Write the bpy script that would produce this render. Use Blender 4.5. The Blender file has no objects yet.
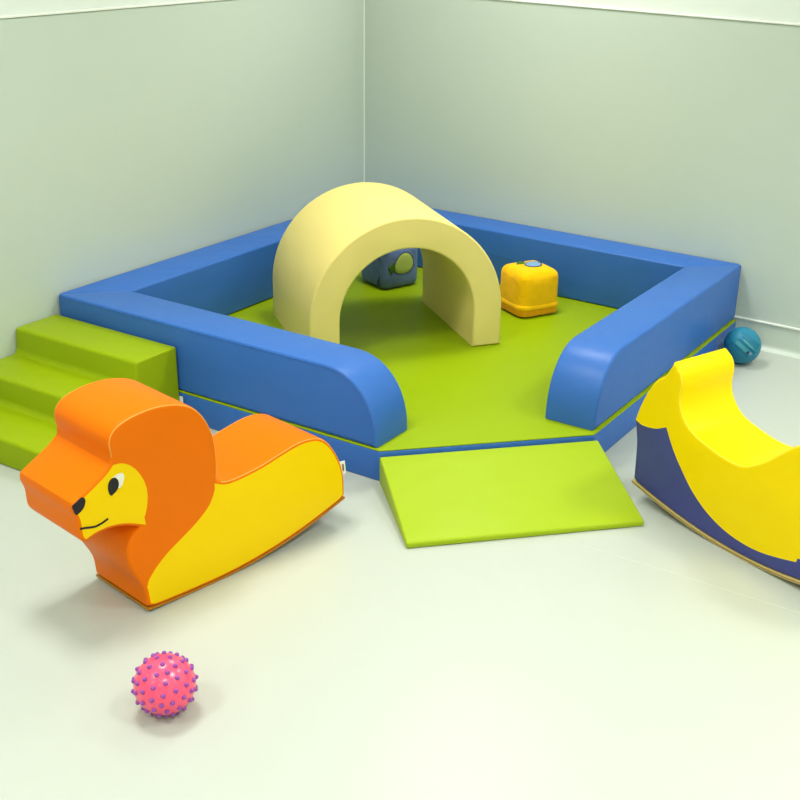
import bpy, bmesh, math, random
from mathutils import Vector, Matrix

random.seed(7)
scene = bpy.context.scene
COL = scene.collection

# ------------------------------------------------------------------ camera
CAM_POS = Vector((3.4394, -4.8862, 1.7780))
YAW, PITCH, ROLL = math.radians(120.0315), math.radians(-24.9627), math.radians(2.1046)
fwd = Vector((math.cos(YAW) * math.cos(PITCH), math.sin(YAW) * math.cos(PITCH), math.sin(PITCH)))
r0 = fwd.cross(Vector((0, 0, 1))).normalized()
u0 = r0.cross(fwd)
rgt = math.cos(ROLL) * r0 + math.sin(ROLL) * u0
upv = -math.sin(ROLL) * r0 + math.cos(ROLL) * u0
cam_data = bpy.data.cameras.new('camera')
cam = bpy.data.objects.new('camera', cam_data)
COL.objects.link(cam)
cam.matrix_world = Matrix((
    (rgt.x, upv.x, -fwd.x, CAM_POS.x),
    (rgt.y, upv.y, -fwd.y, CAM_POS.y),
    (rgt.z, upv.z, -fwd.z, CAM_POS.z),
    (0, 0, 0, 1)))
cam_data.sensor_width = 36.0
cam_data.lens = 1189.565 / 800 * 36.0
cam_data.shift_x = -60.58 / 800
cam_data.shift_y = 41.80 / 800
cam_data.clip_start = 0.05
scene.camera = cam

# ------------------------------------------------------------------ light, exposure
ROOM_X, ROOM_Y, ROOM_Z = 6.0, -8.0, 2.7
world = bpy.data.worlds.new('world')
scene.world = world
world.use_nodes = True
world.node_tree.nodes['Background'].inputs['Color'].default_value = (0.9, 0.95, 1.0, 1)
world.node_tree.nodes['Background'].inputs['Strength'].default_value = 0.3

LAMP_COLOR = (1.0, 0.985, 0.93)
LAMP_POWER = 17.0
for lx in (1.1, 3.5, 5.4):
    for ly in (-0.75, -2.8, -4.85, -6.9):
        ld = bpy.data.lights.new('ceiling_panel_light', 'AREA')
        ld.shape = 'SQUARE'
        ld.size = 0.58
        ld.energy = LAMP_POWER
        ld.color = LAMP_COLOR
        ld.spread = math.radians(125)
        lo = bpy.data.objects.new('ceiling_panel_light', ld)
        lo.location = (lx, ly, ROOM_Z - 0.03)
        COL.objects.link(lo)

scene.view_settings.view_transform = 'Standard'
scene.view_settings.look = 'None'
scene.view_settings.gamma = 1.0
scene.view_settings.use_curve_mapping = False
scene.view_settings.exposure = 0.36
scene.cycles.max_bounces = 8
scene.cycles.diffuse_bounces = 5
scene.cycles.use_denoising = True


# ------------------------------------------------------------------ materials
def srgb(r, g, b):
    def c(v):
        v /= 255.0
        return v / 12.92 if v <= 0.04045 else ((v + 0.055) / 1.055) ** 2.4
    return (c(r), c(g), c(b))


def mat(name, col, rough=0.45, spec=0.28, bump=0.0, scale=8.0, stretch=(1, 1, 1), var=0.0, fine=0.0, fine_scale=400.0,
        coat=0.0, sheen=0.0, detail=2.0):
    m = bpy.data.materials.new(name)
    m.use_nodes = True
    nt = m.node_tree
    b = nt.nodes['Principled BSDF']
    b.inputs['Base Color'].default_value = (*col, 1)
    b.inputs['Roughness'].default_value = rough
    b.inputs['Specular IOR Level'].default_value = spec
    b.inputs['Coat Weight'].default_value = coat
    b.inputs['Coat Roughness'].default_value = 0.25
    b.inputs['Sheen Weight'].default_value = sheen
    tc = nt.nodes.new('ShaderNodeTexCoord')
    mp = nt.nodes.new('ShaderNodeMapping')
    mp.inputs['Scale'].default_value = stretch
    nt.links.new(tc.outputs['Object'], mp.inputs['Vector'])
    nz = nt.nodes.new('ShaderNodeTexNoise')
    nz.inputs['Scale'].default_value = scale
    nz.inputs['Detail'].default_value = detail
    nt.links.new(mp.outputs['Vector'], nz.inputs['Vector'])
    last = None
    if bump:
        bp = nt.nodes.new('ShaderNodeBump')
        bp.inputs['Strength'].default_value = 1.0
        bp.inputs['Distance'].default_value = bump
        nt.links.new(nz.outputs['Fac'], bp.inputs['Height'])
        last = bp
    if fine:
        n2 = nt.nodes.new('ShaderNodeTexNoise')
        n2.inputs['Scale'].default_value = fine_scale
        n2.inputs['Detail'].default_value = 3
        nt.links.new(tc.outputs['Object'], n2.inputs['Vector'])
        b2 = nt.nodes.new('ShaderNodeBump')
        b2.inputs['Strength'].default_value = 1.0
        b2.inputs['Distance'].default_value = fine
        nt.links.new(n2.outputs['Fac'], b2.inputs['Height'])
        if last:
            nt.links.new(last.outputs['Normal'], b2.inputs['Normal'])
        last = b2
    if last:
        nt.links.new(last.outputs['Normal'], b.inputs['Normal'])
    if var:
        rp = nt.nodes.new('ShaderNodeMixRGB')
        rp.inputs['Color1'].default_value = (*[c * (1 - var) for c in col], 1)
        rp.inputs['Color2'].default_value = (*[min(1, c * (1 + var)) for c in col], 1)
        n3 = nt.nodes.new('ShaderNodeTexNoise')
        n3.inputs['Scale'].default_value = scale * 2.3
        n3.inputs['Detail'].default_value = 4
        nt.links.new(mp.outputs['Vector'], n3.inputs['Vector'])
        nt.links.new(n3.outputs['Fac'], rp.inputs['Fac'])
        nt.links.new(rp.outputs['Color'], b.inputs['Base Color'])
    return m


M_FLOOR = mat('pale_vinyl_floor', (0.462, 0.495, 0.445), rough=0.36, spec=0.5, bump=0.0006, scale=5, var=0.015, fine=0.00004)
M_WALL = mat('pale_green_wall_vinyl', (0.56, 0.63, 0.56), rough=0.38, spec=0.4, bump=0.0012, scale=4, var=0.012)
M_COVE = mat('coved_skirting_vinyl', (0.56, 0.63, 0.555), rough=0.24, spec=0.5, var=0.01, scale=5)
M_PAINT = mat('white_paint', (0.76, 0.81, 0.765), rough=0.6, spec=0.3, var=0.01, scale=6)
M_TRIM = mat('white_trim', (0.86, 0.88, 0.82), rough=0.35)
M_WELD = mat('pale_weld_cord', (0.8, 0.88, 0.77), rough=0.4)
M_FLOORWELD = mat('floor_weld_cord', (0.53, 0.56, 0.50), rough=0.4)
M_BLUE = mat('blue_vinyl', (0.034, 0.14, 0.49), coat=0.05, rough=0.42, detail=4, bump=0.014, spec=0.25, scale=3.2, fine=0.00005)
M_GREEN = mat('green_vinyl', (0.265, 0.375, 0.002), spec=0.12, rough=0.42, bump=0.008, scale=3.0, fine=0.00005)
M_STEP = mat('lime_step_vinyl', (0.28, 0.38, 0.002), spec=0.12, rough=0.42, bump=0.010, scale=5.0, fine=0.00005)
M_RAMP = mat('lime_ramp_vinyl', (0.33, 0.45, 0.014), spec=0.12, rough=0.42, bump=0.010, scale=4.0, fine=0.00005)
M_CREAM = mat('cream_vinyl', (0.83, 0.675, 0.225), spec=0.2, rough=0.45, bump=0.008, scale=4.0, fine=0.00004)
M_ORANGE = mat('orange_vinyl', (0.8, 0.16, 0.0005), spec=0.08, rough=0.42, bump=0.006, scale=5.0, fine=0.00004)
M_LYELLOW = mat('golden_yellow_vinyl', (0.89, 0.59, 0.0005), spec=0.08, rough=0.42, bump=0.004, scale=5.0, fine=0.00004)
M_WYELLOW = mat('lemon_yellow_vinyl', (0.86, 0.625, 0.0005), spec=0.1, rough=0.42, bump=0.005, scale=5.0, fine=0.00004)
M_NAVY = mat('navy_vinyl', (0.048, 0.058, 0.235), rough=0.45, bump=0.004, scale=5.0, fine=0.00004)
M_PIPE_O = mat('pale_orange_piping', (0.85, 0.36, 0.06), rough=0.5)
M_PIPE_Y = mat('pale_yellow_piping', (0.88, 0.74, 0.06), rough=0.5)
M_BOARD_B = mat('brown_board', (0.42, 0.17, 0.01), rough=0.5, var=0.15, scale=30, stretch=(1, 1, 8))
M_BOARD_L = mat('birch_plywood', (0.52, 0.40, 0.14), rough=0.5, var=0.2, scale=25, stretch=(1, 1, 12))
M_PLY = mat('dark_ply_layer', (0.20, 0.12, 0.03), rough=0.6)
M_BLACK = mat('black_vinyl', (0.010, 0.007, 0.010), rough=0.45)
M_WHITE = mat('white_vinyl', (0.82, 0.80, 0.68), rough=0.45)
M_PINK = mat('pink_rubber', (0.92, 0.075, 0.175), coat=0.1, rough=0.22, spec=0.6, var=0.06, scale=14)
M_PURPLE = mat('purple_rubber', (0.27, 0.065, 0.36), rough=0.35, var=0.25, scale=30)
M_TEAL = mat('teal_rubber', (0.02, 0.205, 0.33), rough=0.45, var=0.08, scale=20)
M_TEAL_L = mat('faded_teal_print', (0.055, 0.28, 0.33), rough=0.5)
M_TEAL_D = mat('dark_teal_groove', (0.008, 0.12, 0.2), rough=0.5)
M_GREY = mat('grey_rubber', (0.04, 0.05, 0.06), rough=0.5)
M_PLUSHY = mat('yellow_plush', (0.92, 0.49, 0.003), spec=0.02, rough=0.95, bump=0.01, scale=14, var=0.14, fine=0.0012, fine_scale=160, sheen=0.1)
M_PLUSHO = mat('orange_plush', (0.8, 0.34, 0.003), spec=0.02, rough=0.95, bump=0.006, scale=18, var=0.14, fine=0.0012, fine_scale=160, sheen=0.1)
M_PLUSHB = mat('blue_plush', (0.125, 0.185, 0.4), spec=0.05, rough=0.95, bump=0.01, scale=14, var=0.3, fine=0.0012, fine_scale=160, sheen=0.1)
M_PLUSHD = mat('dark_blue_plush', (0.03, 0.07, 0.22), rough=0.95, spec=0.1, var=0.2, scale=20, fine=0.001, fine_scale=160)
M_FRUITB = mat('grey_blue_felt', (0.20, 0.34, 0.52), rough=0.95, spec=0.1, var=0.15, scale=30, fine=0.0006, fine_scale=200)
M_FRUITG = mat('pale_green_felt', (0.42, 0.50, 0.12), rough=0.95, spec=0.1, var=0.12, scale=30, fine=0.0006, fine_scale=200)
M_LEAF = mat('dark_green_felt', (0.06, 0.14, 0.02), rough=0.95, spec=0.1, var=0.2, scale=40, fine=0.0006, fine_scale=200)
M_STITCH = mat('dark_blue_stitching', (0.03, 0.06, 0.13), rough=0.9)
M_TAG = mat('white_fabric_tag', (0.80, 0.80, 0.74), rough=0.8, spec=0.1)
M_TAGMARK = mat('olive_print', (0.16, 0.15, 0.02), rough=0.8, spec=0.1)
M_TAGRED = mat('brown_print', (0.17, 0.06, 0.03), rough=0.8, spec=0.1)


# ------------------------------------------------------------------ object helpers
def link(name, mesh, parent=None):
    o = bpy.data.objects.new(name, mesh)
    COL.objects.link(o)
    if parent is not None:
        o.parent = parent
    return o


def obj(name, bm, mats, parent=None, smooth=None):
    """bm is in parent space; mats a material or list"""
    me = bpy.data.meshes.new(name)
    bmesh.ops.recalc_face_normals(bm, faces=bm.faces)
    if smooth is not None:
        for f in bm.faces:
            f.smooth = True
    bm.to_mesh(me)
    bm.free()
    for m in (mats if isinstance(mats, (list, tuple)) else [mats]):
        me.materials.append(m)
    if smooth is not None and smooth < 180:
        me.set_sharp_from_angle(angle=math.radians(smooth))
    return link(name, me, parent)


def tag(o, label, cat, group=None):
    o['label'] = label
    o['category'] = cat
    if group:
        o['group'] = group
    return o


def thing(name, label, cat, loc=(0, 0, 0), rz=0.0, group=None):
    o = bpy.data.objects.new(name, None)
    o.empty_display_size = 0.1
    COL.objects.link(o)
    o.location = loc
    o.rotation_euler = (0, 0, rz)
    return tag(o, label, cat, group)


def structure(o):
    o['kind'] = 'structure'
    return o


def box_bm(x0, x1, y0, y1, z0, z1, bevel=0.0, seg=3):
    bm = bmesh.new()
    bmesh.ops.create_cube(bm, size=1.0)
    for v in bm.verts:
        v.co = Vector((x0 + (v.co.x + .5) * (x1 - x0), y0 + (v.co.y + .5) * (y1 - y0), z0 + (v.co.z + .5) * (z1 - z0)))
    if bevel:
        bmesh.ops.bevel(bm, geom=bm.edges[:], offset=bevel, segments=seg, profile=0.5, affect='EDGES')
    return bm


# ---- outline tools (2-D lists of (a, b))
def catmull(pts, step=0.008):
    """smooth open curve through pts (centripetal)"""
    P = [Vector(p) for p in pts]
    if len(P) == 2:
        n = max(1, int((P[1] - P[0]).length / step))
        return [P[0].lerp(P[1], i / n) for i in range(n + 1)]
    P = [2 * P[0] - P[1]] + P + [2 * P[-1] - P[-2]]
    out = []
    for i in range(1, len(P) - 2):
        p0, p1, p2, p3 = P[i - 1:i + 3]
        t0 = 0.0
        t1 = t0 + max(1e-6, (p1 - p0).length ** .5)
        t2 = t1 + max(1e-6, (p2 - p1).length ** .5)
        t3 = t2 + max(1e-6, (p3 - p2).length ** .5)
        n = max(1, int((p2 - p1).length / step))
        for k in range(n):
            t = t1 + (t2 - t1) * k / n
            a1 = (t1 - t) / (t1 - t0) * p0 + (t - t0) / (t1 - t0) * p1
            a2 = (t2 - t) / (t2 - t1) * p1 + (t - t1) / (t2 - t1) * p2
            a3 = (t3 - t) / (t3 - t2) * p2 + (t - t2) / (t3 - t2) * p3
            b1 = (t2 - t) / (t2 - t0) * a1 + (t - t0) / (t2 - t0) * a2
            b2 = (t3 - t) / (t3 - t1) * a2 + (t - t1) / (t3 - t1) * a3
            out.append((t2 - t) / (t2 - t1) * b1 + (t - t1) / (t2 - t1) * b2)
    out.append(P[-2].copy())
    return out


def relax(pts, n=2):
    """light smoothing of an open polyline, ends held"""
    P = [p.copy() for p in pts]
    for _ in range(n):
        Q = [p.copy() for p in P]
        for i in range(1, len(P) - 1):
            Q[i] = (P[i - 1] + 2 * P[i] + P[i + 1]) / 4
        P = Q
    return P


def fillet(pts, rad, seg=5):
    """closed polygon with corners rounded; rad a number or a list per corner"""
    n = len(pts)
    P = [Vector(p) for p in pts]
    out = []
    for i in range(n):
        r = rad[i] if isinstance(rad, (list, tuple)) else rad
        p, a, b = P[i], P[i - 1], P[(i + 1) % n]
        if r <= 0:
            out.append(p)
            continue
        d1, d2 = (a - p).normalized(), (b - p).normalized()
        ang = d1.angle(d2)
        t = r / math.tan(ang / 2)
        c = p + (d1 + d2).normalized() * (r / math.sin(ang / 2))
        s, e = p + d1 * t - c, p + d2 * t - c
        tot = s.angle_signed(e)
        for k in range(seg + 1):
            f = -tot * k / seg
            out.append(c + Vector((s.x * math.cos(f) - s.y * math.sin(f), s.x * math.sin(f) + s.y * math.cos(f))))
    return out


def area(P):
    return sum(P[i].x * P[(i + 1) % len(P)].y - P[(i + 1) % len(P)].x * P[i].y for i in range(len(P))) / 2


def normals2(P):
    """outward unit normals per vertex of a closed outline"""
    s = 1 if area(P) > 0 else -1
    N = []
    n = len(P)
    for i in range(n):
        e1, e2 = P[i] - P[i - 1], P[(i + 1) % n] - P[i]
        n1 = Vector((e1.y, -e1.x)) * s
        n2 = Vector((e2.y, -e2.x)) * s
        n1.normalize()
        n2.normalize()
        m = n1 + n2
        if m.length < 1e-6:
            m = n1.copy()
        m.normalize()
        k = max(0.5, m.dot(n1))
        N.append(m / k)
    return N


def prune(P, r, keep=()):
    """drop outline points that a rim inset of r would fold over; points in keep stay"""
    P = [p.copy() for p in P]
    K = [Vector(k) for k in keep]
    for _ in range(200):
        N = normals2(P)
        n = len(P)
        bad = None
        for i in range(n):
            k = (i + 1) % n
            e, q = P[k] - P[i], (P[k] - N[k] * r) - (P[i] - N[i] * r)
            if e.dot(q) <= 0.08 * e.length_squared:
                cand = []
                for j in (i, k):
                    if all((P[j] - c).length > 1e-5 for c in K):
                        a, b = P[j] - P[j - 1], P[(j + 1) % n] - P[j]
                        cand.append((a.angle(b), j))
                if cand:
                    bad = min(cand)[1]
                    break
        if bad is None:
            break
        del P[bad]
    return P


def at(P, q):
    q = Vector(q)
    return min(range(len(P)), key=lambda i: (P[i] - q).length)


def slab(outline, width, to3, r=0.01, seg=4, norms=None, rim=None, cap_slot=0, rim_slot=0, shift=None):
    """An outline (closed, 2-D) given a width along the third axis, its two rims rounded by r.
    norms / rim: per-vertex outward normal and flag (False on seams that stay square).
    to3(a, b, k) -> 3-D point; shift(a, b, k) optional mitre."""
    P = [Vector(p) for p in outline]
    N = norms or normals2(P)
    n = len(P)
    F = rim or [True] * n
    ends = [i for i in range(n) if F[i] and not (F[i - 1] and F[(i + 1) % n])]
    if ends:                                                    # seam points that would cross a rounded rim go
        keep = [i for i in range(n) if F[i] or all((P[i] - (P[e] - N[e] * r * 0.5)).length > 1.9 * r for e in ends)]
        P, N, F = [P[i] for i in keep], [N[i] for i in keep], [F[i] for i in keep]
        n = len(P)
    bm = bmesh.new()
    rows = []
    levels = [(r * (1 - math.sin(math.pi / 2 * j / seg)), r * (1 - math.cos(math.pi / 2 * j / seg))) for j in range(seg + 1)]
    full = [(ins, d) for ins, d in levels] + [(ins, width - d) for ins, d in reversed(levels)]
    for ins, d in full:
        row = []
        for i in range(n):
            q = P[i] - N[i] * ins if F[i] else P[i]
            row.append(bm.verts.new(to3(q.x, q.y, d)))
        rows.append(row)
    for j in range(len(rows) - 1):
        for i in range(n):
            k = (i + 1) % n
            f = bm.faces.new((rows[j][i], rows[j][k], rows[j + 1][k], rows[j + 1][i]))
            f.material_index = rim_slot
            f.smooth = True
    for row in (rows[0], rows[-1]):
        f = bm.faces.new(row)
        f.material_index = cap_slot
        f.smooth = False
    return bm


def slab_obj(name, bm, mats, parent, sharp=40):
    me = bpy.data.meshes.new(name)
    bmesh.ops.recalc_face_normals(bm, faces=bm.faces)
    bm.to_mesh(me)
    bm.free()
    for m in (mats if isinstance(mats, (list, tuple)) else [mats]):
        me.materials.append(m)
    me.set_sharp_from_angle(angle=math.radians(sharp))
    return link(name, me, parent)


def tube_bm(path, rad, sides=6, closed=False):
    bm = bmesh.new()
    P = [Vector(p) for p in path]
    n = len(P)
    rings = []
    ref = Vector((0.31, 0.22, 0.93))
    for i in range(n):
        a = P[i - 1] if (i > 0 or closed) else P[i]
        b = P[(i + 1) % n] if (i < n - 1 or closed) else P[i]
        t = (b - a).normalized()
        u = t.cross(ref).normalized()
        w = t.cross(u)
        rings.append([bm.verts.new(P[i] + (u * math.cos(2 * math.pi * k / sides) + w * math.sin(2 * math.pi * k / sides)) * rad) for k in range(sides)])
    m = n if closed else n - 1
    for i in range(m):
        for k in range(sides):
            bm.faces.new((rings[i][k], rings[i][(k + 1) % sides], rings[(i + 1) % n][(k + 1) % sides], rings[(i + 1) % n][k]))
    if not closed:
        bm.faces.new(rings[0])
        bm.faces.new(list(reversed(rings[-1])))
    return bm


def sphere_bm(r, seg=48, rings=28, centre=(0, 0, 0)):
    bm = bmesh.new()
    bmesh.ops.create_uvsphere(bm, u_segments=seg, v_segments=rings, radius=r)
    bmesh.ops.translate(bm, verts=bm.verts, vec=Vector(centre))
    return bm


# ------------------------------------------------------------------ the room
structure(obj('floor', box_bm(0, ROOM_X, ROOM_Y, 0, -0.1, 0), M_FLOOR))
structure(obj('ceiling', box_bm(0, ROOM_X, ROOM_Y, 0, ROOM_Z, ROOM_Z + 0.1), M_PAINT))
WAINSCOT = 1.332
structure(obj('wall_left', box_bm(-0.1, 0, ROOM_Y - .1, 0.1, -0.1, ROOM_Z + .1), M_PAINT))
structure(obj('wall_right', box_bm(0, ROOM_X + .1, 0, 0.1, -0.1, ROOM_Z + .1), M_PAINT))
structure(obj('wall_far_right', box_bm(ROOM_X, ROOM_X + 0.1, ROOM_Y - .1, 0, -0.1, ROOM_Z + .1), M_PAINT))
structure(obj('wall_front', box_bm(0, ROOM_X, ROOM_Y - 0.1, ROOM_Y, -0.1, ROOM_Z + .1), M_PAINT))
# green vinyl cladding to 1.33 m
structure(obj('trim_1', box_bm(0, 0.004, ROOM_Y, 0, 0, WAINSCOT), M_WALL))
structure(obj('trim_2', box_bm(0, ROOM_X, -0.004, 0, 0, WAINSCOT), M_WALL))
# white capping strips on the cladding
structure(obj('trim_3', box_bm(0, 0.009, ROOM_Y, 0, WAINSCOT + 0.002, WAINSCOT + 0.010, 0.002, 2), M_TRIM))
structure(obj('trim_4', box_bm(0, ROOM_X, -0.009, 0, WAINSCOT + 0.002, WAINSCOT + 0.010, 0.002, 2), M_TRIM))
# weld cord in the corner and on the floor
structure(obj('trim_5', box_bm(0.004, 0.0095, -0.0095, -0.004, 0.13, WAINSCOT, 0.001, 2), M_WELD))
structure(obj('trim_6', box_bm(0.3, ROOM_X, -2.0025, -1.9975, 0.0, 0.0006), M_FLOORWELD))


def cove(name, axis):
    """coved vinyl skirting: thin upright face with a hollow curve onto the floor, white top bead"""
    prof = [(0.004, 0.0), (0.034, 0.0), (0.034, 0.0015)]
    for k in range(1, 9):
        a = math.pi / 2 * k / 8
        prof.append((0.034 - 0.027 * math.sin(a), 0.0285 - 0.027 * math.cos(a)))
    prof += [(0.007, 0.119), (0.004, 0.119)]
    L = -ROOM_Y if axis == 'y' else ROOM_X
    bm = bmesh.new()
    rows = []
    for k in (0.0, L):
        rows.append([bm.verts.new((p[0], -k, p[1]) if axis == 'y' else (k, -p[0], p[1])) for p in prof])
    n = len(prof)
    for i in range(n):
        bm.faces.new((rows[0][i], rows[0][(i + 1) % n], rows[1][(i + 1) % n], rows[1][i]))
    bm.faces.new(rows[0])
    bm.faces.new(rows[1])
    o = structure(obj(name, bm, M_COVE, smooth=35))
    if axis == 'y':
        b = box_bm(0.004, 0.0125, -L, 0, 0.118, 0.1265, 0.002, 2)
    else:
        b = box_bm(0, L, -0.0125, -0.004, 0.118, 0.1265, 0.002, 2)
    obj('top_bead', b, M_TRIM, o)


cove('baseboard_left', 'y')
cove('baseboard_right', 'x')

# ------------------------------------------------------------------ corner play mat
SIDE, CUT, THICK = 2.0, 1.467, 0.113
GAP = 0.012
pent = [(GAP, -GAP), (SIDE - 0.008, -GAP), (SIDE - 0.008, -CUT - 0.008), (CUT, -SIDE), (GAP, -SIDE)]
mat_t = thing('play_mat', 'large green topped blue foam floor mat with cut corner filling the wall corner', 'play mat', (0, 0, 0))
out = fillet(pent, [0.02, 0.02, 0.018, 0.018, 0.02], 4)
bm = slab(out, THICK - 0.005, lambda a, b, k: Vector((a, b, k)), r=0.006)
slab_obj('mat_side', bm, M_BLUE, mat_t)
bm = slab([p - n * 0.001 for p, n in zip(out, normals2(out))], 0.0055, lambda a, b, k: Vector((a, b, THICK - 0.0055 + k)), r=0.0025, seg=3)
slab_obj('mat_top', bm, M_GREEN, mat_t)

# ------------------------------------------------------------------ foam rails round the mat
RW, RH, RL, IN_L, IN_R = 0.189, 0.2465, 1.452, 0.005, 0.021
Z0 = THICK + 0.001


def rail_profile(l0, l1, h, round_end):
    """side outline in (length, height)"""
    if not round_end:
        return [Vector(p) for p in ((l0, 0.0), (l1, 0.0), (l1, h), (l0, h))]
    pts = [Vector((l0, 0.0)), Vector((l1, 0.0))]
    ra, rb = 0.205, h - 0.012
    n = 14
    for k in range(n + 1):
        f = math.pi / 2 * k / n
        pts.append(Vector((l1 - ra * (1 - math.cos(f) ** 0.92 if k < n else 1.0) if k else l1, 0.012 + rb * math.sin(f) ** 0.96 if k else 0.012)))
    pts.append(Vector((l0, h)))
    return pts


def subdiv(P, step=0.06):
    out = []
    n = len(P)
    for i in range(n):
        a, b = P[i], P[(i + 1) % n]
        m = max(1, int((b - a).length / step))
        for k in range(m):
            out.append(a.lerp(b, k / m))
    return out


def rail(label, origin, along, across, l0, l1, mitre0, mitre1, round_end):
    """origin: world corner the length is measured from; across: direction from outer to inner side"""
    al, ac = Vector(along), Vector(across)
    t = thing('foam_rail', label, 'foam rail', (origin[0], origin[1], Z0), 0, 'blue foam rails round the mat')
    P = rail_profile(l0, l1, RH, round_end)
    mid = 0.5 * (l0 + l1)

    def to3(a, b, k):
        l = a
        if mitre0 and a < l0 + 0.02:
            l += k * mitre0
        if mitre1 and a > l1 - 0.02:
            l -= k * mitre1
        return al * l + ac * k + Vector((0, 0, b))
    if round_end:
        n = len(P)
        P = fillet(P, [0.010] + [0.0] * (n - 2) + [0.010], 4)
    else:
        P = fillet(P, [0.010] * 4, 4)
    bm = slab(P, RW, to3, r=0.0085, seg=4)
    slab_obj('rail_block', bm, M_BLUE, t)
    # stitched seam round the outer face
    path = []
    N = normals2(P)
    for p, nn in zip(P, N):
        q = p - nn * 0.0082
        path.append(to3(q.x, q.y, 0.0002))
    sb = tube_bm(path, 0.0013, 5, True)
    obj('seam', sb, M_BLUE, t, smooth=180)
    return t


LO, RO = SIDE - IN_L, SIDE - IN_R
W0 = 0.013
rail('blue foam rail along the left wall, behind the cream arch',
     (W0, -W0), (0, -1, 0), (1, 0, 0), 0.0012, LO - W0 - 0.0012, 1, 1, False)
rail('blue foam rail along the right wall, behind the yellow plush cube',
     (W0, -W0), (1, 0, 0), (0, -1, 0), 0.0012, RO - W0 - 0.0012, 1, 1, False)
rail('blue round-ended foam rail running from the green steps to the ramp',
     (W0, -LO), (1, 0, 0), (0, 1, 0), 0.0012, RL - W0, 1, 0, True)
rail('blue round-ended foam rail on the right side of the ramp opening',
     (RO, -W0), (0, -1, 0), (-1, 0, 0), 0.0, RL + 0.004 - W0, 1, 0, True)

# ------------------------------------------------------------------ green steps
st = thing('foam_steps', 'lime green three-step foam stairs against the left wall', 'foam steps', (0.009, -SIDE - 0.004, 0))
prof = [(0, 0), (0, 0.285), (0.193, 0.285), (0.203, 0.190), (0.393, 0.190), (0.403, 0.095), (0.598, 0.095), (0.603, 0)]
prof = fillet(prof, [0.008, 0.009, 0.014, 0.024, 0.014, 0.024, 0.014, 0.008], 6)
prof = subdiv(prof, 0.05)
bm = slab(prof, 0.598, lambda a, b, k: Vector((k, -a, b)), r=0.0075)
slab_obj('step_block', bm, M_STEP, st)
N = normals2(prof)
sb = tube_bm([Vector((0.598 - 0.001, -(p - n * 0.007).x, (p - n * 0.007).y)) for p, n in zip(prof, N)], 0.0013, 5, True)
obj('seam', sb, M_STEP, st, smooth=180)
tg = box_bm(0.5985, 0.614, -0.0030, -0.0018, 0.062, 0.098)
o = obj('fabric_tag', tg, M_TAG, st)
o['label'] = 'small white fabric tag'

# ------------------------------------------------------------------ ramp
ra, rb = Vector((1.468, -2.006, 0)), Vector((2.005, -1.469, 0))
rax = (rb - ra).normalized()
rdn = Vector((rax.y, -rax.x, 0))
rp = thing('foam_ramp', 'lime green foam wedge ramp leading up to the mat opening', 'foam ramp', (ra + rax * 0.003)[:])
prof = fillet([(0, 0), (0.440, 0), (0.440, 0.020), (0.0, 0.097)], [0.006, 0.006, 0.008, 0.008], 4)
prof = subdiv(prof, 0.05)
bm = slab(prof, 0.752, lambda a, b, k: rdn * (a + 0.003) + rax * k + Vector((0, 0, b)), r=0.0055)
slab_obj('wedge_block', bm, M_RAMP, rp)
N = normals2(prof)
for k in (0.001, 0.751):
    sb = tube_bm([rdn * ((p - n * 0.005).x + 0.003) + rax * k + Vector((0, 0, (p - n * 0.005).y)) for p, n in zip(prof, N)], 0.0013, 5, True)
    obj('seam', sb, M_RAMP, rp, smooth=180)

# ------------------------------------------------------------------ arch
AY = math.radians(-37.67)
A = Vector((math.cos(AY), math.sin(AY), 0))
U = Vector((-A.y, A.x, 0))
AW, AT, AD, AH = 0.786, 0.119, 0.606, 0.542
ar = thing('foam_arch', 'cream foam tunnel arch standing on the green mat', 'foam arch', (0.821, -1.024, THICK + 0.001))
R1, R2, zc = AW / 2, AW / 2 - AT, AH - AW / 2
pts = [Vector((R1, 0.0))]
for k in range(49):
    f = math.pi * k / 48
    pts.append(Vector((R1 * math.cos(f), zc + R1 * math.sin(f))))
pts += [Vector((-R1, 0.0)), Vector((-R2, 0.0))]
for k in range(49):
    f = math.pi - math.pi * k / 48
    pts.append(Vector((R2 * math.cos(f), zc + R2 * math.sin(f))))
pts.append(Vector((R2, 0.0)))
bm = slab(pts, AD, lambda a, b, k: U * a + A * (AD / 2 - k) + Vector((0, 0, b)), r=0.009)
slab_obj('arch_block', bm, M_CREAM, ar)
N = normals2(pts)
for k in (AD / 2 - 0.001, -AD / 2 + 0.001):
    sb = tube_bm([U * (p - n * 0.008).x + A * k + Vector((0, 0, (p - n * 0.008).y)) for p, n in list(zip(pts, N))[:51]], 0.0014, 5, False)
    obj('seam', sb, M_CREAM, ar, smooth=180)


# ------------------------------------------------------------------ rocking toys
def block(outer, onorm, seam, width, to3, mats, name, parent, r=0.009, cap_slot=1):
    """part of a toy: a run of the toy's outline (rounded rims) closed by a seam (square)"""
    P = list(outer) + list(seam)
    N = list(onorm) + [Vector((0, 0))] * len(seam)
    F = [True] * len(outer) + [False] * len(seam)
    bm = slab(P, width, to3, r=r, seg=4, norms=N, rim=F, cap_slot=cap_slot, rim_slot=0)
    return slab_obj(name, bm, mats, parent)


def patch(name, pts, to3, k0, k1, m, parent, label=None):
    """thin flat applique between depths k0 and k1"""
    bm = bmesh.new()
    a = [bm.verts.new(to3(p[0], p[1], k0)) for p in pts]
    b = [bm.verts.new(to3(p[0], p[1], k1)) for p in pts]
    n = len(a)
    bm.faces.new(a)
    bm.faces.new(b)
    for i in range(n):
        bm.faces.new((a[i], a[(i + 1) % n], b[(i + 1) % n], b[i]))
    o = obj(name, bm, m, parent)
    if label:
        o['label'] = label
    return o


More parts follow.
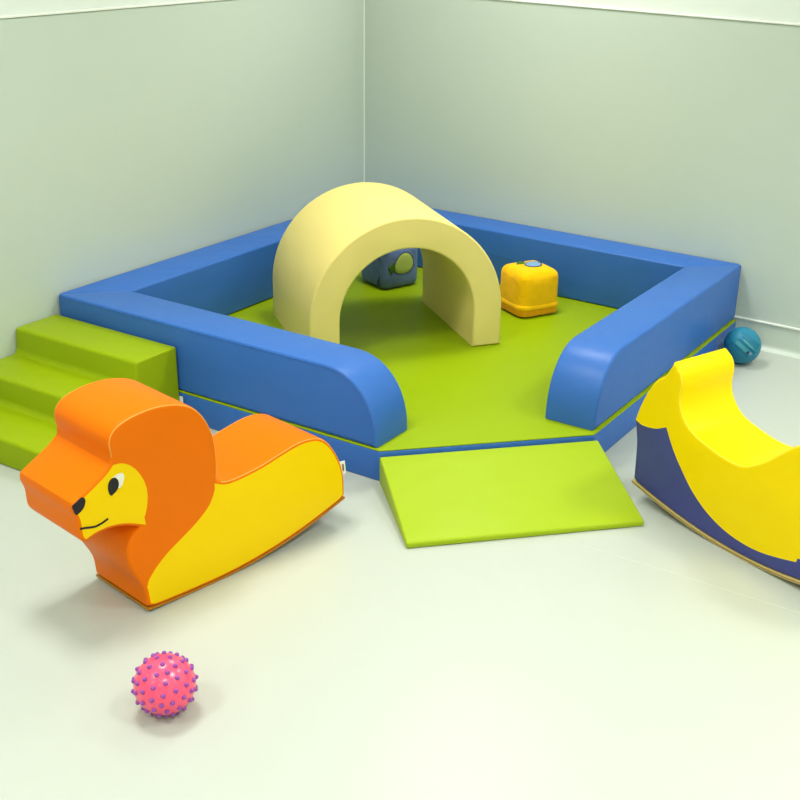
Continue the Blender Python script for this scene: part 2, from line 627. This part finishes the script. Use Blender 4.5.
def closed_smooth(pts, step=0.004):
    n = len(pts)
    q = catmull([pts[-2], pts[-1]] + list(pts) + [pts[0], pts[1]], step)
    # keep one turn
    s = min(range(len(q)), key=lambda i: (q[i] - Vector(pts[0])).length)
    e = min((i for i in range(s + 3, len(q))), key=lambda i: (q[i] - Vector(pts[0])).length)
    return q[s:e]


def board(name, curve, thick, width, to3, m, parent):
    """curved base board under a rocker; curve = underside"""
    P = [Vector(p) for p in curve]
    up = []
    for i in range(len(P)):
        t = (P[min(i + 1, len(P) - 1)] - P[max(i - 1, 0)]).normalized()
        nrm = Vector((-t.y, t.x))
        if nrm.y < 0:
            nrm = -nrm
        up.append(P[i] + nrm * thick)
    loop = P + list(reversed(up))
    bm = slab(loop, width, to3, r=0.0015, seg=2)
    return slab_obj(name, bm, m, parent), up


def rocker_curve(s0, z0, s1, z1, n=40, flat=0.0):
    """underside arc: two parabola-like halves meeting the floor at s = flat"""
    out = []
    for k in range(n + 1):
        s = s0 + (s1 - s0) * k / n
        d = s - flat
        e, z = (s0 - flat, z0) if d * (s0 - flat) > 0 else (s1 - flat, z1)
        out.append(Vector((s, z * abs(d / e) ** 1.9)))
    return out


# --- lion
th = math.radians(169.0)
LE = Vector((math.cos(th), math.sin(th), 0))
LS = Vector((-LE.y, LE.x, 0))
LION_W = 0.251
LK = 1.008
lion = thing('lion_rocker', 'orange and yellow lion shaped foam rocker in front of the green steps', 'rocking toy', (1.4592, -2.6878, 0))


def l3(a, b, k):
    return LS * a * LK + LE * (k - 0.002) + Vector((0, 0, b * LK))


chest = [(0.3010, 0.022), (0.3073, 0.0778), (0.3341, 0.1353), (0.3470, 0.1767), (0.3470, 0.2076), (0.3340, 0.2381), (0.3039, 0.2613)]
under = [(0.3039, 0.2613), (0.3396, 0.2783), (0.3854, 0.289), (0.4311, 0.2870), (0.4590, 0.2770)]
lip = [(0.4590, 0.2770), (0.4715, 0.2940), (0.4730, 0.3228), (0.4739, 0.3434), (0.481, 0.3655), (0.4860, 0.3830), (0.4800, 0.3930)]
snout = [(0.4800, 0.3930), (0.4542, 0.4077), (0.4158, 0.4295), (0.3890, 0.4460), (0.3700, 0.4632)]
mane_c = [(0.3700, 0.4632), (0.3650, 0.4850), (0.3700, 0.5032), (0.3650, 0.5330), (0.3469, 0.5520), (0.3055, 0.5667), (0.2467, 0.5732), (0.1975, 0.5690),
          (0.1576, 0.5590), (0.1240, 0.5420), (0.0980, 0.5170), (0.0790, 0.4880), (0.0660, 0.4580), (0.0567, 0.4206), (0.0535, 0.3694), (0.0576, 0.3078)]
back = [(0.0576, 0.3078), (0.0349, 0.2965), (0.0011, 0.2930), (-0.09, 0.3007), (-0.1627, 0.315), (-0.2222, 0.3251), (-0.2675, 0.3250), (-0.3056, 0.3155),
        (-0.3362, 0.2947), (-0.3633, 0.2598), (-0.3868, 0.2137), (-0.4, 0.169), (-0.4040, 0.1275), (-0.4050, 0.0956)]
LB0, LBZ = (0.3010, 0.008), (-0.4060, 0.0835)
curve = rocker_curve(LBZ[0], LBZ[1], LB0[0], LB0[1], 36, flat=0.075)
bo, up = board('base_board', curve, 0.0060, LION_W, l3, M_BOARD_B, lion)
bo['label'] = 'thin brown curved base board'
bottom = [p + Vector((0, 0.0002)) for p in up if -0.385 < p.x < 0.285]             # tail -> chest
segs = [relax(catmull(s, 0.007), 2) for s in (chest, under, lip, snout, mane_c, back)]
outline = []
idx = []
for s in segs:
    idx.append(len(outline))
    outline += s[:-1]
idx.append(len(outline))
outline.append(segs[-1][-1])
outline += bottom
key = [outline[i].copy() for i in idx[:6]] + [segs[-1][-1].copy()]
fl_pt = min(segs[0], key=lambda p: (p - Vector((0.3073, 0.0778))).length)
outline = prune(outline, 0.0095, key + [fl_pt])
ON = normals2(outline)
i_ch, i_un, i_lip, i_sn, i_ma, i_ba, i_end = [at(outline, k) for k in key]
mane_body = relax(catmull([(0.0576, 0.3078), (0.0853, 0.248), (0.1271, 0.2125), (0.1747, 0.1848), (0.2282, 0.1560), (0.2684, 0.1255), (0.2929, 0.0985), (0.3073, 0.0778)], 0.008), 2)
face_edge = relax(catmull([(0.3039, 0.2613), (0.2843, 0.2933), (0.2748, 0.3304), (0.2747, 0.3649), (0.2864, 0.4004), (0.3069, 0.4328), (0.3339, 0.4532), (0.3700, 0.4632)], 0.008), 2)
# index on the outline of the point where the yellow flank starts at the chest
i_fl = min(range(i_ch, i_un), key=lambda i: (outline[i] - Vector((0.3073, 0.0778))).length)


def run(a, b):
    return outline[a:b + 1], ON[a:b + 1]


# face: from chest corner over the jaw, lip, snout to the mane crease, closed by the face edge
o1, n1 = run(i_un, i_ma)
face = block(o1, n1, list(reversed(face_edge))[1:-1], LION_W, l3, [M_ORANGE, M_LYELLOW], 'face', lion)
# mane: crease round the mane to the back, then the flank seam to the chest, up the chest, and back along the face edge
o2, n2 = run(i_ma, i_ba)
o3, n3 = run(i_fl, i_un)
P = list(o2) + mane_body[1:-1] + list(o3) + face_edge[1:-1]
N = list(n2) + [Vector((0, 0))] * (len(mane_body) - 2) + list(n3) + [Vector((0, 0))] * (len(face_edge) - 2)
F = [True] * len(o2) + [False] * (len(mane_body) - 2) + [True] * len(o3) + [False] * (len(face_edge) - 2)
slab_obj('mane', slab(P, LION_W, l3, r=0.009, seg=4, norms=N, rim=F), M_ORANGE, lion)
# body: back, tail, underside, lower chest
o4 = outline[i_ba:] + outline[:i_fl + 1]
n4 = ON[i_ba:] + ON[:i_fl + 1]
body = block(o4, n4, list(reversed(mane_body))[1:-1], LION_W, l3, [M_ORANGE, M_LYELLOW], 'body', lion)
body['label'] = 'yellow flanks with an orange seat strip'


def rim_path(pts, nrm, k, ins=0.0032):
    return [l3((p - n * ins).x, (p - n * ins).y, k) for p, n in zip(pts, nrm)]


pa, na = outline[i_ma + 2:i_ba], ON[i_ma + 2:i_ba]
pb, nb = outline[i_ba + 2:i_end - 4], ON[i_ba + 2:i_end - 4]
for k in (0.0030, LION_W - 0.0030):
    obj('piping', tube_bm(rim_path(pa, na, k), 0.0016, 6), M_PIPE_O, lion, smooth=180)
    obj('piping', tube_bm(rim_path(pb, nb, k), 0.0016, 6), M_PIPE_O, lion, smooth=180)
white = closed_smooth([(0.3715, 0.420), (0.3613, 0.4285), (0.3421, 0.4300), (0.3355, 0.4197), (0.3395, 0.4065), (0.3500, 0.3920), (0.3652, 0.4003)])
pupil = closed_smooth([(0.3827, 0.4062), (0.3766, 0.4200), (0.3645, 0.4250), (0.3551, 0.4161), (0.3535, 0.4029), (0.3590, 0.3905), (0.3775, 0.3800), (0.3825, 0.3927)])
nose = closed_smooth([(0.4830, 0.3880), (0.4715, 0.3950), (0.4536, 0.4030), (0.4475, 0.3940), (0.4525, 0.3775), (0.4640, 0.3666), (0.4765, 0.3632), (0.4800, 0.3746)])
mouth_line = catmull([(0.4690, 0.3219), (0.4559, 0.3195), (0.4396, 0.3148), (0.4257, 0.3128), (0.4114, 0.3146), (0.3996, 0.3179), (0.3918, 0.3206)], 0.004)
mouth = []
for sgn in (1, -1):
    side = []
    for i, p in enumerate(mouth_line):
        t = (mouth_line[min(i + 1, len(mouth_line) - 1)] - mouth_line[max(i - 1, 0)]).normalized()
        side.append(p + Vector((-t.y, t.x)) * 0.0026 * sgn)
    mouth += side if sgn == 1 else list(reversed(side))
for k0, kk in ((0.0, -1), (LION_W, 1)):
    eye = patch('eye', white, l3, k0 + kk * 0.0014, k0 - kk * 0.002, M_WHITE, face, 'white of the eye')
    patch('pupil', pupil, l3, k0 + kk * 0.0024, k0 - kk * 0.002, M_BLACK, eye, 'black drop-shaped pupil')
    nz = nose if kk < 0 else [p - Vector((0.014, 0.004)) for p in nose]
    patch('nose', nz, l3, k0 + kk * 0.0016, k0 - kk * 0.002, M_BLACK, face, 'black nose patch')
    patch('mouth', mouth, l3, k0 + kk * 0.0014, k0 - kk * 0.002, M_BLACK, face, 'thin black smile line')
# sewn-in tag at the tail
tgm = bmesh.new()
pts = [(-0.388, 0.206), (-0.416, 0.202), (-0.421, 0.158), (-0.400, 0.156)]
tg = patch('fabric_tag', pts, l3, 0.012, 0.0135, M_TAG, body, 'small white fabric tag')
patch('print', [(-0.405, 0.194), (-0.411, 0.193), (-0.413, 0.170), (-0.407, 0.170)], l3, 0.0113, 0.0142, M_TAGMARK, tg)
tgm.free()

# --- whale-like rocker, half out of frame
th = math.radians(68.25)
WE = Vector((math.cos(th), math.sin(th), 0))
WS = Vector((-WE.y, WE.x, 0))
WW = 0.24
wh = thing('animal_rocker', 'yellow and navy animal shaped foam rocker on a plywood base, right of the ramp', 'rocking toy', (2.5996, -1.7959, 0))


def w3(a, b, k):
    return WS * a + WE * k + Vector((0, 0, b))


wface = [(0.4420, 0.2749), (0.4340, 0.3050), (0.4215, 0.3412), (0.3980, 0.3910), (0.3690, 0.4340), (0.3360, 0.4600), (0.3230, 0.4820), (0.3100, 0.5110)]
wtop = [(0.3100, 0.5110), (0.2860, 0.4960), (0.2710, 0.4766), (0.2655, 0.4497), (0.2680, 0.4150), (0.2610, 0.3790), (0.2395, 0.3475), (0.2054, 0.3206), (0.1388, 0.3011), (0.075, 0.2895), (0.0213, 0.2885),
        (-0.0143, 0.2989), (-0.0541, 0.3236), (-0.1032, 0.3665), (-0.1504, 0.4105), (-0.2000, 0.4400), (-0.2600, 0.4480), (-0.3150, 0.4250), (-0.3600, 0.3750), (-0.3950, 0.3000), (-0.4150, 0.2100)]
wtail = [(-0.4150, 0.2100), (-0.4230, 0.1500), (-0.4260, 0.0820)]
wfront = [(0.4225, 0.0780), (0.4240, 0.1512), (0.4275, 0.2088), (0.4420, 0.2749)]
wchin = [(0.4420, 0.2749), (0.4200, 0.2695), (0.3870, 0.2705), (0.3487, 0.2789), (0.3071, 0.2992)]
wbound = [(0.3071, 0.2992), (0.2711, 0.2398), (0.2305, 0.1905), (0.1764, 0.1359), (0.1132, 0.0931), (0.0372, 0.0640), (-0.0341, 0.0535), (-0.1014, 0.0553), (-0.1717, 0.0691), (-0.2260, 0.0830)]
wbound2 = [(-0.2260, 0.0830), (-0.2290, 0.0970), (-0.2600, 0.0950), (-0.3000, 0.1080), (-0.3600, 0.1500), (-0.4150, 0.2100)]
curve = rocker_curve(-0.4300, 0.0600, 0.4275, 0.0590, 44, flat=-0.02)
bo, up = board('base_board', curve, 0.0125, WW, w3, M_BOARD_L, wh)
bo['label'] = 'pale curved plywood base board'
mids = [p + (q - p) * 0.5 for p, q in zip(curve, up)]
lo = [p + (q - p) * 0.42 for p, q in zip(curve, up)]
hi = [p + (q - p) * 0.60 for p, q in zip(curve, up)]
slab_obj('ply_layer', slab(lo + list(reversed(hi)), WW + 0.0012, lambda a, b, k: w3(a, b, k - 0.0006), r=0.0003, seg=1), M_PLY, bo)
bottom = [p + Vector((0, 0.0003)) for p in up[1:-1]]
segs = [relax(catmull(s, 0.007), 2) for s in (wfront, wface, wtop, wtail)]
outline = []
idx = []
for s in segs:
    idx.append(len(outline))
    outline += s[:-1]
idx.append(len(outline))
outline.append(segs[-1][-1])
outline += bottom
key = [outline[i].copy() for i in idx[:4]] + [segs[-1][-1].copy()]
outline = prune(outline, 0.0105, key)
ON = normals2(outline)
j_fr, j_fa, j_to, j_ta, j_end = [at(outline, k) for k in key]
chin_s, bound_s, bound2_s = catmull(wchin, 0.008), relax(catmull(wbound, 0.008), 2), catmull(wbound2, 0.008)
seam = chin_s[:-1] + bound_s[:-1] + bound2_s                    # from nose corner to tail
o1, n1 = outline[j_fa:j_ta + 1], ON[j_fa:j_ta + 1]
wb = block(o1, n1, list(reversed(seam))[1:-1], WW, w3, [M_WYELLOW, M_WYELLOW], 'body', wh, r=0.010)
wb['label'] = 'yellow upper body with head and seat hollow'
o2 = outline[j_ta:] + outline[:j_fa + 1]
n2 = ON[j_ta:] + ON[:j_fa + 1]
wl = block(o2, n2, seam[1:-1], WW, w3, [M_NAVY, M_NAVY], 'belly', wh, r=0.010)
wl['label'] = 'navy lower body'
pp_, pn_ = outline[j_to + 3:j_ta - 2], ON[j_to + 3:j_ta - 2]
for k in (0.0034, WW - 0.0034):
    obj('piping', tube_bm([w3((p - n * 0.0036).x, (p - n * 0.0036).y, k) for p, n in zip(pp_, pn_)], 0.0016, 6), M_PIPE_Y, wh, smooth=180)

# ------------------------------------------------------------------ plush cubes


def soft_cube(size, r=0.030, seg=5, bulge=0.006, jit=0.0):
    h = size / 2
    bm = box_bm(-h, h, -h, h, 0, size, r, seg)
    bmesh.ops.subdivide_edges(bm, edges=[e for e in bm.edges if e.calc_length() > 0.05], cuts=5, use_grid_fill=True)
    for v in bm.verts:
        c = v.co - Vector((0, 0, h))
        q = [abs(c.x) / h, abs(c.y) / h, abs(c.z) / h]
        m = max(range(3), key=lambda i: q[i])
        a = 1.0
        for i in range(3):
            if i != m:
                a *= max(0.0, 1 - q[i] ** 2)
        d = [0, 0, 0]
        d[m] = math.copysign(bulge * a, c[m])
        if m == 2 and c.z < 0:
            d[m] = 0
        v.co += Vector(d)
    return bm


def felt(name, pts, to3, m, parent, label=None, th=0.006, outline=None):
    """padded felt applique: domed over a closed outline"""
    P = [Vector(p) for p in pts]
    c = sum(P, Vector((0, 0))) / len(P)
    bm = bmesh.new()
    rows = []
    for f, d in ((1.0, -0.004), (1.0, 0.001), (0.88, th * 0.75), (0.6, th), (0.25, th)):
        rows.append([bm.verts.new(to3((c + (p - c) * f).x, (c + (p - c) * f).y, d)) for p in P])
    n = len(P)
    for a, b in zip(rows, rows[1:]):
        for i in range(n):
            bm.faces.new((a[i], a[(i + 1) % n], b[(i + 1) % n], b[i]))
    bm.faces.new(rows[0])
    bm.faces.new(rows[-1])
    o = obj(name, bm, m, parent, smooth=60)
    if label:
        o['label'] = label
    return o


def oval(cx, cy, rx, ry, rot=0.0, n=28, pear=0.0):
    out = []
    for k in range(n):
        f = 2 * math.pi * k / n
        x, y = rx * math.cos(f), ry * math.sin(f) * (1 + pear * math.cos(f))
        out.append((cx + x * math.cos(rot) - y * math.sin(rot), cy + x * math.sin(rot) + y * math.cos(rot)))
    return out


def leaf_pts(cx, cy, ln, wd, rot):
    out = []
    for k in range(20):
        f = 2 * math.pi * k / 20
        x = ln * math.cos(f)
        y = wd * math.sin(f) * (1 - 0.75 * abs(math.cos(f)))
        out.append((cx + x * math.cos(rot) - y * math.sin(rot), cy + x * math.sin(rot) + y * math.cos(rot)))
    return out


# yellow one: its front corner at (1.221, -0.543) on the mat
YC = 0.196
ya = math.radians(62)
ex, ey = Vector((math.cos(ya), math.sin(ya), 0)), Vector((-math.sin(ya), math.cos(ya), 0))
ctr = Vector((1.229, -0.582, THICK)) + ex * YC / 2 + ey * YC / 2
yc = thing('plush_cube', 'yellow plush cube with a blue fruit patch on top, right of the cream arch', 'toy cube', (ctr.x, ctr.y, THICK + 0.001), ya, 'plush toy cubes')
obj('cube_cover', soft_cube(YC, 0.034), M_PLUSHY, yc, smooth=180)
# overlapping skirt seam low on the sides
hh = YC / 2
rim = fillet([(-hh, -hh), (hh, -hh), (hh, hh), (-hh, hh)], 0.034, 6)
bm = bmesh.new()
rows = []
for z, off in ((0.040, 0.0005), (0.037, 0.0075), (0.041, 0.0085), (0.052, 0.0065), (0.058, 0.0005)):
    rows.append([bm.verts.new((p.x + n.x * off, p.y + n.y * off, z)) for p, n in zip(rim, normals2(rim))])
for a, b in zip(rows, rows[1:]):
    for i in range(len(rim)):
        bm.faces.new((a[i], a[(i + 1) % len(rim)], b[(i + 1) % len(rim)], b[i]))
o = obj('seam_flap', bm, M_PLUSHY, yc, smooth=50)
o['label'] = 'raised seam flap round the lower edge'


bm = bmesh.new()
rows = []
for z, off in ((0.006, -0.004), (0.007, 0.001), (0.012, 0.0035), (0.030, 0.004), (0.041, 0.003), (0.042, -0.002)):
    rows.append([bm.verts.new((p.x + n.x * off, p.y + n.y * off, z)) for p, n in zip(rim, normals2(rim))])
for a, b in zip(rows, rows[1:]):
    for i in range(len(rim)):
        bm.faces.new((a[i], a[(i + 1) % len(rim)], b[(i + 1) % len(rim)], b[i]))
o = obj('base_band', bm, M_PLUSHO, yc, smooth=50)
o['label'] = 'orange band below the seam'


def ytop(a, b, d):
    return Vector((a, b, YC + 0.0055 + d))


fr = felt('fruit_patch', oval(0.018, 0.004, 0.040, 0.034, 0.5), ytop, M_FRUITB, yc, 'grey-blue round fruit patch', 0.005)
obj('stitching', tube_bm([ytop(p[0], p[1], 0.001) for p in oval(0.018, 0.004, 0.041, 0.035, 0.5)], 0.0024, 6, True), M_STITCH, fr, smooth=180)
felt('leaf_patch', leaf_pts(-0.020, 0.045, 0.028, 0.018, 0.3), ytop, M_LEAF, yc, 'dark green leaf patch', 0.004)

# blue one behind the arch
BC = 0.198
ba = math.radians(70)
ex, ey = Vector((math.cos(ba), math.sin(ba), 0)), Vector((-math.sin(ba), math.cos(ba), 0))
ctr = Vector((0.542, -0.612, THICK)) + ex * BC / 2 + ey * BC / 2
bc = thing('plush_cube', 'blue plush cube with a pale green fruit patch, seen through the cream arch', 'toy cube', (ctr.x, ctr.y, THICK + 0.001), ba, 'plush toy cubes')
obj('cube_cover', soft_cube(BC, 0.030), M_PLUSHB, bc, smooth=180)
hb = BC / 2
bm = box_bm(-hb - 0.0030, -hb + 0.01, -hb + 0.030, -hb + 0.055, 0.018, BC - 0.03, 0.003, 2)
o = obj('seam_band', bm, M_PLUSHD, bc, smooth=40)
o['label'] = 'dark blue seam band'


def bside(a, b, d):                                             # the face looking at the ramp
    return Vector((a, -hb - 0.0035 - d, b))


fr = felt('fruit_patch', oval(0.004, 0.112, 0.054, 0.047, 0.45, pear=0.25), bside, M_FRUITG, bc, 'pale green fruit patch', 0.006)
obj('stitching', tube_bm([bside(p[0], p[1], 0.001) for p in oval(0.004, 0.112, 0.0555, 0.0485, 0.45, pear=0.25)], 0.002, 6, True), M_STITCH, fr, smooth=180)
felt('leaf_patch', leaf_pts(-0.058, 0.102, 0.030, 0.022, 1.3), bside, M_LEAF, bc, 'dark green leaf patch', 0.004)

# ------------------------------------------------------------------ balls
PR = 0.0712
pb = thing('spiky_ball', 'pink massage ball with purple knobs on the floor in front of the lion', 'ball', (1.729, -3.261, 0))
PC = Vector((0, 0, PR + 0.0035))
obj('ball_shell', sphere_bm(PR, 64, 40, PC), M_PINK, pb, smooth=180)
ico = bmesh.new()
bmesh.ops.create_icosphere(ico, subdivisions=1, radius=1.0)
ico.verts.ensure_lookup_table()
dirs = []


def add_dir(v):
    v = v.normalized()
    if all((v - w).length > 0.05 for w in dirs):
        dirs.append(v)


for f in ico.faces:                                             # thirds of each face: 92 knobs in all
    a, b, c = [v.co.copy() for v in f.verts]
    for i in range(4):
        for j in range(4 - i):
            add_dir(a * (3 - i - j) / 3 + b * i / 3 + c * j / 3)
ico.free()
kb = bmesh.new()
bmesh.ops.create_uvsphere(kb, u_segments=14, v_segments=10, radius=1.0)
for v in kb.verts:
    z = v.co.z
    v.co = Vector((v.co.x * 0.0058, v.co.y * 0.0058, z * 0.0062))
for f in kb.faces:
    f.smooth = True
kme = bpy.data.meshes.new('knob')
kb.to_mesh(kme)
kb.free()
kme.materials.append(M_PURPLE)
rot = Matrix.Rotation(0.35, 3, 'X') @ Matrix.Rotation(0.5, 3, 'Y') @ Matrix.Rotation(0.2, 3, 'Z')
for d in dirs:
    d = rot @ d
    k = link('knob', kme, pb)
    k.location = PC + d * (PR + 0.0005)
    k.rotation_euler = d.to_track_quat('Z', 'Y').to_euler()
    if k.location.z < 0.0062:                                   # squashed flat where the ball stands on it
        k.scale = (1, 1, 0.5)

BR = 0.0775
tb = thing('rubber_ball', 'teal blue ridged rubber ball on the floor by the right wall', 'ball', (2.090, -0.221, 0))
BCN = Vector((0, 0, BR))
vw = (CAM_POS - Vector((2.084, -0.221, BR))).normalized()
vr = vw.cross(Vector((0, 0, 1))).normalized() * -1
vu = vw.cross(vr) * 1.0
if vu.z < 0:
    vu = -vu
# the ball's own axes: the printed band slants down to the right and faces the room
tilt = math.radians(-36)
bx = vr * math.cos(tilt) + vu * math.sin(tilt)
by = -vr * math.sin(tilt) + vu * math.cos(tilt)


def ball_pt(lon, lat, rr):
    """lon along the band, lat across it, radians from the point facing the room"""
    return BCN + (bx * math.sin(lon) * math.cos(lat) + by * math.sin(lat) + vw * math.cos(lon) * math.cos(lat)) * rr


obj('ball_shell', sphere_bm(BR, 64, 40, BCN), M_TEAL, tb, smooth=180)


def ball_patch(name, lon0, lon1, lat0, lat1, rr, m, label=None, parent=None):
    bm = bmesh.new()
    na, nb_ = 16, 5
    g = [[bm.verts.new(ball_pt(lon0 + (lon1 - lon0) * i / na, lat0 + (lat1 - lat0) * j / nb_, rr)) for j in range(nb_ + 1)] for i in range(na + 1)]
    h = [[bm.verts.new(ball_pt(lon0 + (lon1 - lon0) * i / na, lat0 + (lat1 - lat0) * j / nb_, BR - 0.002)) for j in range(nb_ + 1)] for i in range(na + 1)]
    for i in range(na):
        for j in range(nb_):
            bm.faces.new((g[i][j], g[i + 1][j], g[i + 1][j + 1], g[i][j + 1]))
            bm.faces.new((h[i][j], h[i + 1][j], h[i + 1][j + 1], h[i][j + 1]))
    for i in range(na):
        for j in (0, nb_):
            bm.faces.new((g[i][j], g[i + 1][j], h[i + 1][j], h[i][j]))
    for j in range(nb_):
        for i in (0, na):
            bm.faces.new((g[i][j], g[i][j + 1], h[i][j + 1], h[i][j]))
    o = obj(name, bm, m, parent or tb, smooth=50)
    if label:
        o['label'] = label
    return o


for lat, l0, l1 in ((0.62, -0.5, 0.9), (0.50, -0.6, 0.95), (0.37, -0.35, 0.95), (0.16, -0.35, 0.9), (0.10, -0.40, 0.9), (-0.22, -0.62, 0.75), (-0.30, -0.62, 0.75), (-0.46, -0.65, 0.7), (-0.60, -0.65, 0.65), (-0.74, -0.6, 0.6), (-0.88, -0.5, 0.5)):
    path = [ball_pt(l0 + (l1 - l0) * k / 24, lat, BR + 0.0002) for k in range(25)]
    obj('ridge', tube_bm(path, 0.0013, 5), M_TEAL_D, tb, smooth=180)
ball_patch('print_band', -0.15, 0.62, 0.20, 0.34, BR + 0.0008, M_TEAL_L, 'faded pale print')
ball_patch('print_band', -0.38, 0.42, -0.17, 0.02, BR + 0.0008, M_TEAL_L, 'faded pale print')
c = ball_pt(0.50, -0.09, BR)
vb = sphere_bm(0.0062, 16, 10, c)
o = obj('valve', vb, M_GREY, tb, smooth=180)
o['label'] = 'dark air valve'
ball_patch('sticker', 0.60, 0.74, -0.11, 0.03, BR + 0.001, M_FRUITB, 'small pale sticker')
